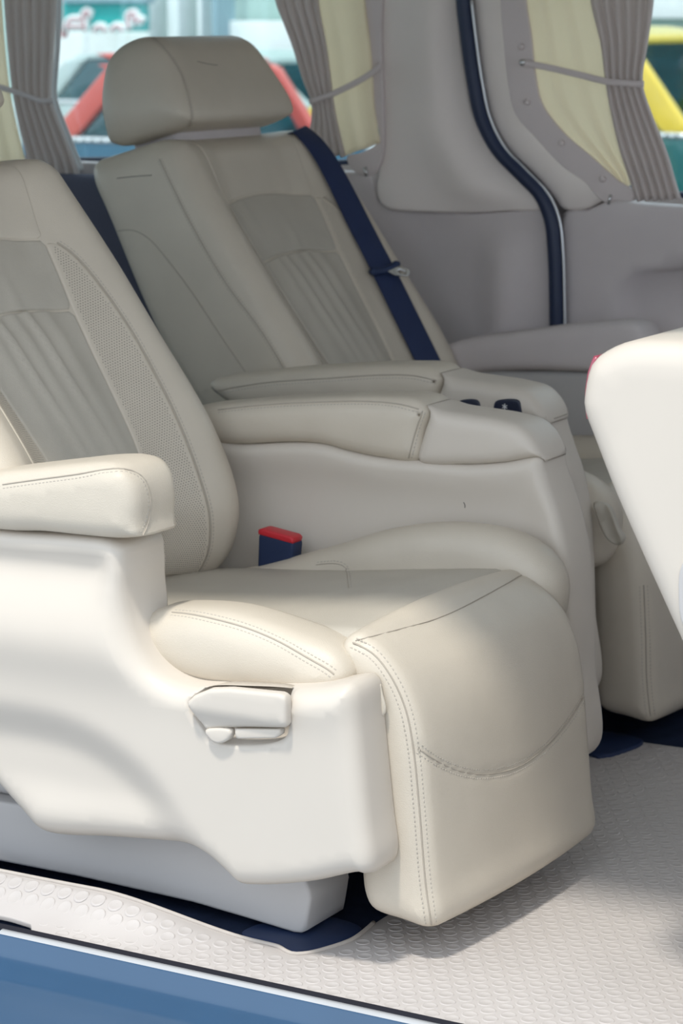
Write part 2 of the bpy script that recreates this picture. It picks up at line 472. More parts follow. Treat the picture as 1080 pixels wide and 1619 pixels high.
wi2 = struct(link('window_2', *tube(None, np.c_[w2o[:, 0], np.full(len(w2o), 1.855), w2o[:, 1]][list(range(len(w2o)))+[0]], .012, None, link_it=False), 'rubber'), 'far sliding door window with the curtain')
slab('window_glass', w2o, -1.860, -1.855, 'glass', wi2, r=.0005, step=.1)

# pillar trim between the two windows
pt = [(598, -165), (600, 60), (604, 160), (606, 235), (599, 268), (594, 295), (598, 318), (614, 331), (680, 336), (740, 337), (800, 334), (858, 329),
      (850, 305), (822, 277), (790, 247), (764, 215), (748, 180), (736, 120), (726, 50), (718, -165)]
po = curve(XZ(pt, YW), .012, True)
struct(slab('trim_4', po, -YW-.06, -YW, 'trim_upper', r=.008, step=.016,
       hfun=lambda u, v, d: .030*np.exp(-((u+.93-.10*sstep(v, 1.05, .85))/.075)**2)*(1-np.exp(-(d/.03)**2))), 'smooth beige pillar trim between the two curtained windows')
lp = [(-2.5, .0), (-.645, .0), (-.652, .60)] + XZ([(872, 512), (868, 420), (866, 360), (858, 331), (740, 338), (614, 333)], YW) + [(-1.085, .865), (-1.10, .925), (-2.5, .925)]
struct(slab('trim_5', dense(lp, .02), -YW-.07, -YW-.004, 'trim_lower', r=.005, step=.025,
       hfun=lambda u, v, d: .035*np.exp(-((u+.775)/.055)**2)*sstep(v, .86, .76)-.02*np.exp(-((u+1.0)/.10)**2)), 'grey-beige lower quarter trim panel beside the far seat')
struct(slab('trim_8', dense(rrect(-2.45, -1.45, .0, .902, .03), .02), -YW-.01, -YW+.05, 'trim_shade', r=.02, step=.05), 'rear quarter panel below the left curtain, coloured dark for the shade there')  # panel added dark to stand in for the shade in the gap
# door seal
sp = [(731, -165), (733, 0), (740, 60), (750, 130), (763, 188), (788, 236), (826, 276), (856, 308), (872, 346), (878, 400), (880, 460), (881, 560), (881, 640)]
sc = curve([onY(p, YW-.012) for p in sp], .012)
struct(link('trim_6', *tube(None, sc, .0155, None, n=12, link_it=False), 'rubber'), 'black, haze-tinted rubber door seal curving down beside the pillar trim')
sp2 = [(p[0]+12.5, p[1]) for p in sp[1:]]
sc2 = curve([onY(p, YW-.016) for p in sp2], .012)
struct(link('trim_7', *tube(None, sc2, .0028, None, n=8, link_it=False), 'chrome_edge'), 'thin bright edge line beside the dark door seal')
# sliding door inner panel
d1 = root('door_1', (-.3, YW, 0), 'far sliding door inner panel with a moulded pocket', None); d1['kind'] = 'structure'
up = XZ([(741, -165), (747, 50), (759, 140), (775, 201), (801, 241), (841, 278), (874, 315), (887, 331), (925, 331), (942, 322), (962, 312), (990, 312), (960, 290), (900, 255), (850, 205), (828, 165), (815, 110), (808, 50), (805, -165)], YW)
slab('upper_trim', curve(up, .012, True), -YW-.06, -YW-.004, 'trim_upper', d1, r=.010, step=.016,
     hfun=lambda u, v, d: .012*(1-np.exp(-(d/.02)**2)))
dl = XZ([(888, 640), (888, 500), (887, 400), (886, 333), (928, 332), (946, 323), (966, 314), (1010, 322), (1080, 327)], YW)+[(.3, .905), (1.35, .91), (1.35, 0), (-.645, 0)]
pk = curve(XZ([(985, 560), (977, 505), (976, 468), (988, 444), (1015, 430), (1080, 424)], YW)+[(-.1, .775), (.1, .74), (.12, .62), (.05, .52), (-.3, .50)], .016, True)
slab('lower_panel', dense(dl, .02), -YW-.06, -YW-.004, 'trim_lower', d1, r=.008, step=.03, holes=[pk], hole_depth=.03)

# ceiling, near wall behind the door opening, rear wall
struct(box('ceiling', (-.52, .815, 1.50), (4.04, 2.13, .06), 'headliner', bev=.02), 'cream headliner')
nw = dense([(-2.5, -.06), (-1.0, -.06), (-1.0, 1.47), (-2.5, 1.47)], .05)
nh = dense(rrect(-2.3, -1.15, .92, 1.38, .08), .03)
struct(slab('wall_near', nw, .17, .21, 'trim_lower', r=.01, step=.1, holes=[nh], through=True), 'near side body wall behind the door opening')
wi3 = struct(slab('window_3', nh, .188, .192, 'glass', r=.0005, step=.1), 'near side quarter window')
rw = dense([(-.2, -.06), (1.86, -.06), (1.86, 1.47), (-.2, 1.47)], .05); rh = dense(rrect(.0, 1.66, .95, 1.38, .08), .03)
struct(slab('wall_rear', rw, -2.54, -2.48, 'trim_lower', r=.01, step=.1, mapf=mapX, holes=[rh], through=True), 'rear wall with the tailgate window')
struct(slab('window_4', rh, -2.512, -2.508, 'glass', r=.0005, step=.1, mapf=mapX), 'tailgate window')
struct(slab('wall_front', dense([(-.2, -.06), (1.86, -.06), (1.86, .95), (-.2, .95)], .05), 1.42, 1.48, 'trim_lower', r=.01, step=.1, mapf=mapX), 'unseen bulkhead at the dashboard, added to block light from the front')  # plain bulkhead added out of view to cut the light from ahead
struct(slab('door_2', dense([(.72, -.06), (1.42, -.06), (1.42, .92), (.72, .92)], .05), .17, .21, 'trim_lower', r=.01, step=.1), 'closed lower half of the near front door')

# ================================================================== SEATS
# One seat model in local coordinates: faces +X, legrest spans y 0..0.5, floor z 0. The far seat is the same model set back and mirrored.
BC = curve([(-.72, .345), (-.665, .372), (-.634, .41), (-.619, .46), (-.622, .51), (-.665, .61), (-.77, .758), (-.866, .89), (-.955, 1.01), (-.977, 1.040)], .005)
BL = np.r_[0, np.cumsum(np.linalg.norm(np.diff(BC, axis=0), axis=1))]
BT = frames(BC); BN = np.stack([BT[:, 1], -BT[:, 0]], 1)
for _ in range(8): BN[1:-1] = .5*BN[1:-1]+.25*(BN[:-2]+BN[2:])
BTOP = BL[-1]
BCEN = .247
def bprof(a, b):
    t = np.abs(a-BCEN); return -.056*(1-sstep(t, .10, .252))*(1-.55*sstep(b, BTOP-.16, BTOP))*(.35+.65*sstep(b, .02, .16))
def back_surf(a, b, w, off):
    x = np.interp(b, BL, BC[:, 0]); z = np.interp(b, BL, BC[:, 1]); nx = np.interp(b, BL, BN[:, 0]); nz = np.interp(b, BL, BN[:, 1])
    z = z+np.maximum(-w-.03, 0)*.36*sstep(b, .5, BTOP)
    aa = .25+(a-.25)*(1-.05*sstep(b, BTOP-.25, BTOP))
    return np.stack([x+nx*w+off[0], aa+off[1], z+nz*w+off[2]], 1)
def back_inv(p, off):
    q = np.array([p[0]-off[0], p[2]-off[2]]); i = np.argmin(((BC-q)**2).sum(1)); b = BL[i]
    return (.25+(p[1]-off[1]-.25)/(1-.05*float(sstep(np.array(b), BTOP-.25, BTOP))), b)

# outlines measured on the near seat
PAD_IN = XZb([(318, 650, .66), (324, 641, .66), (422, 628, .66), (545, 620, .66), (642, 618, .66), (690, 621, .66), (704, 629, .66), (672, 652), (664, 685), (656, 729),
             (593, 726), (544, 716), (502, 705), (453, 702), (361, 705), (322, 700)], .57)
HOUSE_IN = XZb([(708, 631, .66), (740, 638, .667), (785, 645, .667), (826, 651, .67), (862, 662, .67), (884, 682, .672), (896, 706, .672), (894, 721, .66), (848, 727), (789, 734), (728, 737), (656, 731), (664, 686), (673, 653)], .57)
WALL_IN = XZb([(300, 690), (361, 703), (453, 701), (502, 703), (544, 714), (593, 724), (656, 729), (728, 735), (789, 732), (850, 724), (896, 719, .672), (908, 760, .672), (922, 800, .672), (936, 866, .672), (942, 960, .672)], .57)+[(-.076, .26), (-.068, .13), (-.15, .10), (-.70, .10), (-.80, .3)]
LEG = [(-.135, .437), (-.115, .434), (-.092, .42), (-.066, .392), (-.044, .350), (-.031, .300), (-.022, .216), (-.012, .113), (-.006, .065), (-.018, .049),
       (-.06, .052), (-.105, .060), (-.118, .08), (-.124, .15), (-.13, .25), (-.14, .33), (-.155, .385), (-.152, .425)]

def seat(name, off, near, label):
    ox, oy, oz = off
    R = root(name, (ox-.4, oy+.25, 0), label, 'car seat', 'captain seats in the second row')
    sh = lambda o: [(x+ox, z+oz) for x, z in o]
    D = {'root': R}
    # ---- legrest
    def leg_post(V):
        V = V.copy(); y = (V[:, 1]-oy-.25)/.25; fr = sstep(V[:, 0]-ox, -.115, -.06)
        V[:, 0] += .014*(1-y*y)*fr+.016*(y+1)*.5*fr; V[:, 2] += .012*(1-y*y)*(1-fr)*sstep(V[:, 2]-oz, .38, .43); return V
    D['legrest'] = slab('legrest', sh(curve(LEG, .008, True)), -(oy+.5), -oy, 'leather', R, r=.026, step=.011, crown=.006, post=leg_post)
    # ---- cushion
    def cz(u, v, d):
        x = u-ox; y = v-oy-.27
        base = np.interp(x, [-.72, -.6, -.4, -.25, -.13], [.372, .384, .405, .424, .437])
        return base-.405+.012*(1-(y/.25)**2)+.0025*np.sin((x+.02*np.cos(9*y))*55)*sstep(x, -.45, -.2)*np.exp(-((y-.05)/.12)**2)
    D['cushion'] = slab('cushion', [(x+ox, y+oy) for x, y in resample(rrect(-.72, -.136, .035, .525, .02), .01, True)], .25, .405, 'leather_insert', R, r=.02, step=.011, mapf=mapZ, hfun=cz)
    nb = [(-.452, .430), (-.436, .441), (-.399, .449), (-.316, .453), (-.236, .442), (-.147, .421), (-.127, .405), (-.121, .386), (-.15, .352), (-.30, .345), (-.44, .36), (-.47, .40)]
    hb = [(-.70, .36), (-.64, .374), (-.52, .412), (-.44, .440), (-.37, .466), (-.26, .489), (-.16, .487), (-.105, .468), (-.072, .434), (-.066, .39), (-.09, .33), (-.3, .30), (-.65, .30)]
    for k, (ol, ya, yb) in enumerate(((nb, -.038, .078) if near else (nb, .422, .538), (hb, .480, .572) if near else (hb, -.072, .02))):
        D['bolster%d' % k] = slab('cushion_bolster', sh(curve(ol, .01, True)), -(oy+yb), -(oy+ya), 'leather', R, r=.036, step=.011, crown=.006)
    # ---- backrest body
    mp = lambda u, v, w: back_surf(u, v, w, off)
    bo = resample(rrect(-.038, .532, 0, BTOP, .055), .012, True)
    D['back'] = slab('backrest', bo, -.245, 0, 'leather', R, r=.05, r0=.03, step=.013, mapf=mp, hfun=lambda u, v, d: bprof(u, v))
    # ---- sewn panels on the backrest
    HB = np.array([.03, .15, .30, .45, .58, .71, .80, .87]); HW = np.array([.085, .092, .106, .124, .138, .158, .172, .182])
    hw = lambda b: np.interp(b, HB, HW)
    pm = lambda u, v, w: back_surf(u, v, w+bprof(u, v)-.05+np.sqrt(np.maximum(.0025-np.maximum(.05-(BTOP-v), 0)**2, 0)), off)
    arc = lambda a, b0: b0+.022*(1-((a-BCEN)/.17)**2)
    def band(b0, b1, arch0=True, arch1=True):
        aL = np.linspace(-1, 1, 15); low = [(BCEN+t*hw(b0), arc(BCEN+t*hw(b0), b0) if arch0 else b0) for t in aL]
        top = [(BCEN+t*hw(b1), arc(BCEN+t*hw(b1), b1) if arch1 else b1) for t in aL[::-1]]
        rs = [(BCEN+hw(b), b) for b in np.linspace(low[-1][1], top[0][1], 14)[1:-1]]; ls = [(BCEN-hw(b), b) for b in np.linspace(top[-1][1], low[0][1], 14)[1:-1]]
        return resample(low+rs+top+ls, .009, True)
    def gath(u, v, d):
        h = 0*u
        for a0, a1, s, sg in ((-.078, -.07, .7, .012), (-.046, -.015, 1.3, .008), (-.006, .005, .9, .011), (.030, .052, 1.4, .008), (.075, .07, .8, .014)):
            c = BCEN+a0+(a1-a0)*(.58-v)/.4
            f = np.exp(-((v-.54)/.17)**2)+.8*np.exp(-((v-.24)/.08)**2)
            h += s*.0045*np.exp(-((u-c)/sg)**2)*f
        return h+.005*(1-np.exp(-(d/.03)**2))
    def gath2(u, v, d):
        return .005*(1-np.exp(-(d/.025)**2))+.003*np.exp(-((u-BCEN-.02)/.012)**2)*sstep(v, .70, .62)+.003*np.exp(-((u-BCEN+.09)/.012)**2)*sstep(v, .60, .68)
    D['ins_low'] = slab('gathered_insert', band(.04, .572, False), -.006, .003, 'leather_insert', R, r=.005, step=.009, mapf=pm, hfun=gath)
    D['ins_mid'] = slab('middle_insert', band(.574, .700), -.006, .003, 'leather_insert', R, r=.005, step=.010, mapf=pm, hfun=gath2)
    D['ins_top'] = slab('upper_insert', band(.702, BTOP-.010, True, False), -.006, .002, 'leather', R, r=.004, step=.011, mapf=pm, hfun=lambda u, v, d: .003*(1-np.exp(-(d/.02)**2)))
    for s in (-1, 1):
        ob = [(.199, .06), (.197, .12), (.188, .22), (.190, .32), (.197, .42), (.201, .51), (.195, .60), (.184, .665), (.172, .692)]
        pl = [(BCEN+s*(hw(b)+.001), b) for b in np.linspace(.06, .700, 30)]+[(BCEN+s*a, b) for a, b in curve(ob, .01)[::-1]]
        D['perf%d' % s] = slab('perforated_bolster', resample(pl, .009, True), -.006, .002, 'leather', R, r=.0035, step=.010, mapf=pm)
        P2 = np.array(pl); gx, gy = np.meshgrid(np.arange(P2[:, 0].min(), P2[:, 0].max(), .0042), np.arange(P2[:, 1].min(), P2[:, 1].max(), .0042))
        gx[1::2] += .0021
        Q = np.stack([gx.ravel(), gy.ravel()], 1); Q = Q[inside(Q, P2)]; Q = Q[seg_dist(Q, P2) > .007]
        V, F = [], []
        ang = np.linspace(0, 2*math.pi, 7)[:-1]
        for t in ang: pass
        n = 6; rr = .00085
        allp = np.concatenate([np.stack([Q[:, 0]+rr*math.cos(t), Q[:, 1]+rr*math.sin(t)], 1)[:, None] for t in ang], 1).reshape(-1, 2)
        V = pm(allp[:, 0], allp[:, 1], np.full(len(allp), .00235)); F = [tuple(range(k*n, k*n+n)) for k in range(len(Q))]
        tag(link('perforation', V, F, 'hole', D['perf%d' % s], flip=False, smooth=False), 'tiny punched holes in the leather', kind='stuff')
        BO = np.array([(BCEN+s*(a+.001), b) for a, b in curve(ob, .005)]); D['bo%d' % s] = BO
    # ---- headrest and posts
    hy, hz = (-.035, .048) if near else (0, -.004)
    HR = [(-.985, 1.045), (-.962, 1.060), (-.966, 1.085), (-.995, 1.135), (-1.03, 1.185), (-1.055, 1.203), (-1.09, 1.208), (-1.135, 1.195), (-1.165, 1.165), (-1.172, 1.11), (-1.163, 1.045), (-1.15, 1.012), (-1.13, 1.006), (-1.06, 1.022)]
    def hr_post(V):
        V = V.copy(); z = V[:, 2]-oz-hz; s = 1-.14*sstep(z, 1.06, 1.21); V[:, 1] = oy+hy+.225+(V[:, 1]-oy-hy-.225)*s; return V
    D['headrest'] = slab('headrest', [(x, z+hz) for x, z in sh(curve(HR, .009, True))], -(oy+hy+.432), -(oy+hy+.018), 'leather', R, r=.045, step=.012, crown=.004, post=hr_post)
    box('headrest_collar', (ox-1.075, oy+.235, oz+1.012), (.11, .30, .05), 'trim_lower', R, bev=.015, rot=Matrix.Rotation(-.25, 3, 'Y'))
    for dy in (.12, .34):
        tube('headrest_post', [(ox-1.075, oy+dy, oz+1.06+hz), (ox-1.03, oy+dy, oz+.98)], .0065, 'steel', R)
    # ---- inner armrest console
    ia, ib = ((.57, .685) if near else (-.185, -.07))
    D['wall'] = slab('console_wall', sh(curve(WALL_IN, .01, True)), -(oy+ib-.004), -(oy+ia+.004), 'plastic', R, r=.02, step=.014,
         hfun=(lambda u, v, d: -.016*np.exp(-((v-.50)/.07)**2)*(1-np.exp(-(d/.04)**2))) if near else None)
    D['pad_in'] = slab('armrest_pad', sh(curve(PAD_IN, .009, True)), -(oy+ib), -(oy+ia), 'leather', R, r=.024, step=.012, crown=.004)
    D['house'] = slab('armrest_control_housing', sh(curve(HOUSE_IN, .007, True)), -(oy+ib-.001), -(oy+ia+.001), 'plastic', R, r=.02, step=.012)
    # ---- base under the cushion
    for k, y0 in enumerate((.02, .37)):
        bs = [(-1.0, .10), (-1.0, .012), (-.60, .014), (-.40, .010), (-.30, .002), (-.235, -.004), (-.215, -.002), (-.205, .055), (-.235, .12)]
        slab('base_rail', [(x+ox, z+.004) for x, z in resample(bs, .012, True)], -(oy+y0+.11), -(oy+y0), 'plastic_grey', R, r=.006, step=.02)
    box('base_frame', (ox-.55, oy+.25, .20), (.70, .42, .18), 'plastic_grey', R, bev=.02)
    # navy floor bracket in front of the rail
    for k, y0 in enumerate((.0, .41) if near else (-.04, .40)):
        bp = [(-.205, -.036), (-.190, -.041), (-.180, -.030), (-.168, .0), (-.164, .09), (-.26, .10), (-.30, -.01), (-.24, -.022)]
        slab('floor_bracket', [(x+ox+(0 if near else .12), y+oy+y0) for x, y in curve(bp, .008, True)], -.011, -.001 if near else .006, 'navy', R, r=.003, step=.02, mapf=mapZ)
    return D

NEAR = seat('captain_seat', (0, 0, 0), True, 'near cream leather captain seat with white side shell, lever and red belt buckle')
FOFF = (-.15, 1.085, 0)
FAR = seat('captain_seat', FOFF, False, 'far cream leather captain seat with visible headrest and dark belt across it')

# ---------- near seat: outer shell with armrest
R = NEAR['root']
YS = -.090
sh_px = [(0, 842), (120, 850), (160, 856), (222, 860, -.03), (261, 863, .030), (263, 880, .030), (263, 910, .030), (266, 960, .022), (271, 1010, .0), (288, 1048, -.015), (322, 1068, -.015), (380, 1073, -.015), (480, 1074, -.015), (540, 1071, -.015), (572, 1066, -.015), (588, 1065, -.015), (598, 1076, -.015),
         (604, 1130, -.015), (611, 1200, -.015), (619, 1280, -.015), (626, 1345, -.015), (615, 1366, -.02), (560, 1386), (480, 1401), (400, 1406), (368, 1402), (349, 1385), (320, 1362), (285, 1348), (230, 1342), (150, 1336), (62, 1331), (38, 1322), (18, 1300), (0, 1280), (-60, 1215)]
so = XZb(sh_px, YS)+[(-.82, .25), (-.98, .34), (-1.0, .45), (-.95, .545), (-.80, .548)]
cr_px = XZ([(-150, 1120), (0, 1130), (120, 1160), (215, 1225), (280, 1310), (345, 1400)], YS)
CRS = curve(cr_px, .01)
def shell_h(u, v, d):
    Q = np.stack([u, v], 1); dist = seg_dist(Q, CRS, False)
    zc = np.interp(u, CRS[:, 0], CRS[:, 1]); below = v < zc; s = np.where(below, -dist, dist)
    h = -.022*(1-sstep(s, -.045, .03))                                        # step in below the crease
    h += .020*(1-sstep(v, .09, .20))*(1-sstep(u, -.40, -.30))*(1-np.exp(-(d/.03)**2))
    h += -.020*np.exp(-((v-.515)/.05)**2)*sstep(u, -.33, -.42)*(1-np.exp(-(d/.03)**2))   # hollow under the pad
    h += .012*np.exp(-((v-.40)/.05)**2)*(1-np.exp(-(d/.02)**2))
    return h
lev_hole = curve(XZ([(291, 1113), (303, 1098), (328, 1089), (380, 1089), (436, 1094), (447, 1100), (451, 1120), (452, 1152), (446, 1168), (425, 1178), (385, 1182), (350, 1180), (325, 1168), (305, 1142)], YS-.01), .006, True)
def shell_post(V):      # the panel under the armrest is thick, the part beside the legrest thin
    V = V.copy(); t = sstep(V[:, 0], -.36, -.42)*sstep(V[:, 2], .38, .46)
    back = sstep(V[:, 1], -.06, -.005); V[:, 1] += back*t*.035; return V
SHELL = slab('side_shell', curve(so, .009, True), .002, -YS, 'plastic', R, r=.026, r0=.008, post=shell_post, step=.011, hfun=shell_h, holes=[lev_hole], hole_depth=.034)
pad_px = [(0, 738, .005), (70, 730, .005), (140, 722, .005), (200, 716, .005), (238, 716, .008), (262, 724, .012), (278, 745, .015), (284, 778, .015), (281, 806, .012), (273, 828, -.005), (252, 843, -.045), (215, 852), (180, 854), (120, 849), (60, 843), (0, 841)]
PAD = slab('armrest_pad', curve(XZb(pad_px, -.092)+[(-.95, .553), (-.97, .58), (-.95, .607)], .009, True), -.022, .100, 'leather', R, r=.026, step=.011, crown=.003)
# reclining lever in its recess
lo = XZ([(293, 1112), (305, 1100), (330, 1090), (360, 1089), (440, 1097), (449, 1101), (451, 1112), (451, 1148), (445, 1153), (380, 1153), (330, 1155), (318, 1158), (304, 1138)], YS-.02)
LEV = slab('recline_lever', resample(lo, .004, True), .090, .110, 'plastic', R, r=.006, step=.008, hfun=lambda u, v, d: -.010*sstep(v, .345, .318))
slab('lever_pivot', curve(XZ([(330, 1152), (372, 1152), (368, 1166), (352, 1173), (340, 1168)], YS), .004, True), .086, .102, 'plastic', LEV, r=.004, step=.006)
slab('lever_lip', resample(XZ([(376, 1150), (449, 1150), (448, 1160), (440, 1165), (378, 1166)], YS), .005, True), .084, .100, 'plastic', LEV, r=.003, step=.006)
# strap loop between the shell and the legrest
lp3 = curve([onY(p, -.012) for p in [(597, 1082), (601, 1100), (605, 1116), (605, 1124), (600, 1130)]], .004)
ribbon('strap_loop', lp3, np.tile([0, -1.0, 0], (len(lp3), 1)), .010, .004, 'leather', R)
tube('gap_shade_line', curve([onY(p, -.009) for p in [(592, 1066), (599, 1080), (605, 1100), (609, 1120), (608, 1128), (601, 1135)]], .004), .0012, 'dark_gap', R, n=6)  # dark line drawn in for the shaded gap beside the strap
# belt buckle
bk = [(-.5965, .375), (-.594, .437), (-.590, .443), (-.535, .436), (-.529, .430), (-.535, .375)]
BK = slab('belt_buckle', resample(bk, .006, True), -.545, -.513, 'navy', R, r=.005, step=.01)
slab('release_button', resample([(-.594, .439), (-.594, .4465), (-.588, .4490), (-.533, .4415), (-.528, .437), (-.530, .430)], .004, True), -.543, -.5115, 'red', BK, r=.003, step=.006)

# ---------- far seat: outer armrest, control buttons
RF = FAR['root']
slab('armrest_pad', curve(XZ([(690, 556), (716, 541), (800, 528), (900, 515), (965, 510), (995, 512), (1012, 522), (1020, 545), (990, 590), (910, 589), (830, 587), (760, 590), (690, 600)], 1.60), .012, True), -1.70, -1.60, 'trim_lower', RF, r=.022, step=.014)
slab('side_shell', curve(XZ([(690, 592), (830, 586), (910, 587), (985, 590), (1000, 640), (1010, 760), (1020, 900), (1030, 1000), (900, 1000), (700, 800)], 1.62), .015, True), -1.69, -1.625, 'plastic_grey', RF, r=.015, step=.02)
for cx_, w_ in ((741, 38), (802, 44)):
    bo_ = curve(XZ([(cx_-w_/2, 648), (cx_-w_/2+3, 635), (cx_-w_/2+10, 632), (cx_+w_/2-10, 631), (cx_+w_/2-3, 634), (cx_+w_/2, 645), (cx_+w_/2, 660), (cx_-w_/2, 660)], .900), .005, True)
    b_ = slab('control_button', bo_, -.915, -.898, 'button', FAR['house'], r=.003, step=.008)
    if cx_ > 780:
        for dx_, r_ in ((0, 0), (0, 1.05), (0, -1.05)):
            c_ = onY((cx_-4, 643), .8972)
            box('button_symbol', c_, (.0012, .001, .010), 'icon', b_, bev=0, rot=Matrix.Rotation(r_, 3, 'Y'))

# ================================================================== SEAMS AND STITCHES
def seam(D, targets, px, rows=(.006, -.006), part=None, depth=.0025, r=.0011, gw=.006, parent=None):
    tg = [t for t in targets]; H = trace(tg, px)
    if H is None: return
    if depth > 0: groove(tg, H, depth, gw); H = trace(tg, px)
    tree = bvh(tg)
    for h_ in H:
        q_, n_, i_, d_ = tree.find_nearest(Vector(h_[:3])); h_[:3] = q_
    H[1:-1, :3] = .5*H[1:-1, :3]+.25*(H[:-2, :3]+H[2:, :3])
    lay_seam('seam', H, parent or tg[0], rows, r=r, tree=tree, lift=.0003)
N_, F_ = NEAR, FAR
seam(N_, [N_['legrest']], [(558, 1016), (590, 1034), (620, 1073), (641, 1121), (653, 1180), (663, 1280), (673, 1400), (682, 1462)], (.0075, -.0075))
seam(N_, [N_['legrest']], [(661, 1183), (690, 1203), (730, 1220), (770, 1224), (820, 1212), (870, 1175), (908, 1127), (928, 1092)])
seam(N_, [N_['legrest']], [(846, 905), (882, 932), (909, 975), (922, 1020), (930, 1070)], (), r=.0022, depth=.001)
seam(N_, [N_['bolster0']], [(272, 968), (300, 971), (340, 979), (390, 993), (440, 1014), (490, 1042), (518, 1058), (528, 1066)], (.006, -.006))
seam(N_, [PAD], [(4, 766), (60, 758), (120, 750), (180, 741), (208, 744), (228, 757), (237, 780), (238, 808), (231, 836), (226, 847)], (-.0055,))
seam(N_, [N_['pad_in']], [(345, 648), (400, 642), (480, 637), (580, 635), (630, 639), (662, 647)], (-.0055,))
seam(N_, [N_['pad_in']], [(668, 650), (660, 672), (652, 700), (646, 724)], (.005,), depth=.0015)
seam(F_, [F_['pad_in']], [(345, 617), (420, 605), (520, 598), (600, 593), (655, 594), (690, 602)], (-.0055,))
seam(F_, [F_['back']], [(252, 252), (284, 318), (322, 390), (362, 455), (412, 522), (448, 582)], (.004, -.004))
seam(F_, [F_['back']], [(163, 378), (185, 366), (210, 364), (235, 377), (262, 407), (300, 457), (350, 532), (395, 598)], (), depth=.0015)
seam(F_, [F_['headrest']], [(242, 60), (264, 82), (286, 116), (299, 158), (303, 182), (299, 200)], (.004, -.004), depth=.002)
seam(F_, [F_['legrest']], [(1018, 925), (1021, 1000), (1023, 1080), (1029, 1132)], (.0075, -.0075))
seam(N_, [N_['bolster1'], N_['cushion']], [(500, 893), (530, 891), (545, 896), (549, 912), (551, 930)], (.004,), depth=.0015, r=.0007)
seam(F_, [F_['house']], [(876, 662), (890, 657), (902, 652)], (), depth=.001)
seam(N_, [N_['cushion'], N_['legrest']], [(562, 1013), (620, 998), (699, 975), (770, 940), (832, 905)], (), depth=.003, r=.0008)
mat('scuff', srgb(120, 114, 108), 0.8, 0.1)
for tg_, px_ in ((N_['wall'], [(733, 794), (736, 797), (735, 803)]), (F_['back'], [(185, 282), (212, 279), (240, 277)]), (F_['headrest'], [(312, 97), (328, 101), (344, 103)])):
    H = trace([tg_], px_)
    if H is not None: tube('scuff_wrinkle_mark', H[:, :3]-H[:, 3:]*.0004, .0009, 'scuff', tg_, n=6)  # scuffs; on the headrest, a wrinkle's crease shade drawn as a dark line
slab('loose_leather_tab', curve(XZ([(938, 795), (960, 800), (978, 838), (986, 852), (975, 864), (955, 846), (944, 820)], .995), .006, True), -1.010, -.995, 'leather_insert', RF, r=.005, step=.008,
     hfun=lambda u, v, d: .004*np.sin(u*220+v*90))
for D, s in ((N_, 1), (F_, 1), (F_, -1)):
    BO = D['bo%d' % s]; off = (0, 0, 0) if D is N_ else FOFF
    p3 = back_surf(BO[:, 0], BO[:, 1], bprof(BO[:, 0], BO[:, 1])+.002, off)
    H = snap([D['back'], D['perf%d' % s]], p3); lay_seam('seam', H, D['back'], (.0055*s, -.0055*s), r=.0014, lift=.0008, tree=bvh([D['back'], D['perf%d' % s]]))
    H2 = resample(H, .004)

# ================================================================== SEAT BELT ON THE FAR SEAT
belt_px = [(468, 206), (492, 224), (514, 256), (540, 305), (570, 365), (604, 430), (640, 503), (672, 568), (690, 605)]
tr_ = bvh([F_['back'], F_['perf1'], F_['ins_top']])
BP, BNn = [], []
for p in curve(belt_px, 6.0):
    h, n = cast(tr_, p)
    if h is not None: BP.append(h); BNn.append(n)
BP, BNn = np.array(BP), np.array(BNn)
for _ in range(30):
    BNn[1:-1] = .5*BNn[1:-1]+.25*(BNn[:-2]+BNn[2:])
    BP[1:-1] = .5*BP[1:-1]+.25*(BP[:-2]+BP[2:])
BNn /= np.linalg.norm(BNn, axis=1)[:, None]
BP = BP+BNn*.007
ub, bb = np.array([-.6, 0, .8]), np.array([-.8, 0, -.6])      # up along the backrest, and backwards
pre = np.array([BP[0]+bb*.27-ub*.06+np.array([0, .02, 0]), BP[0]+bb*.25+ub*.012+np.array([0, .01, 0]), BP[0]+bb*.16+ub*.026, BP[0]+bb*.07+ub*.022])
prn = np.array([bb, bb*.6+ub*.6, ub, ub*.9-bb*.3])
BP = np.vstack([pre, BP]); BNn = np.vstack([prn, BNn])
Z = resample(np.c_[BP, BNn], .01)
SB = root('seat_belt', (BP[-1][0], BP[-1][1], BP[-1][2]), 'dark seat belt, haze-tinted navy, with metal tongue lying over the far backrest', 'seat belt')
ribbon('webbing', Z[:, :3], Z[:, 3:], .054, .0022, 'webbing', SB)
i0 = int(np.argmin([np.linalg.norm(np.array([CX+FPX*((p-CAM)@RT)/((p-CAM)@FW), CY-FPX*((p-CAM)@UP)/((p-CAM)@FW)])-np.array([604, 428])) for p in Z[:, :3]]))
c0, n0 = Z[i0, :3], Z[i0, 3:]/np.linalg.norm(Z[i0, 3:]); t0 = frames(Z[:, :3])[i0]; s0 = np.cross(t0, n0); s0 /= np.linalg.norm(s0)
if s0[1] < 0: s0 = -s0
def loc(a, b, c): return c0+s0*a+t0*b+n0*c
# tongue handle: rounded bar across the belt
hp = np.array([loc(a, .004*math.cos(a*60), .008) for a in np.linspace(-.036, .036, 13)])
tube('tongue_handle', hp, [.004]+[.0085]*2+[.0075]*7+[.0085]*2+[.004], 'navy', SB, n=10)
tp = [(-.004, .006), (.026, .006), (.046, .020), (.046, .032), (.036, .038), (.010, .026)]
hole = [(.020, .016), (.034, .022), (.034, .028), (.026, .028)]
slab('tongue_plate', resample(tp, .004, True), .010, .0135, 'steel', SB, r=.0008, step=.006, mapf=lambda u, v, w: c0+np.outer(u, s0)+np.outer(v, t0)*.8+np.outer(w, n0), holes=[resample(hole, .004, True)], through=True)

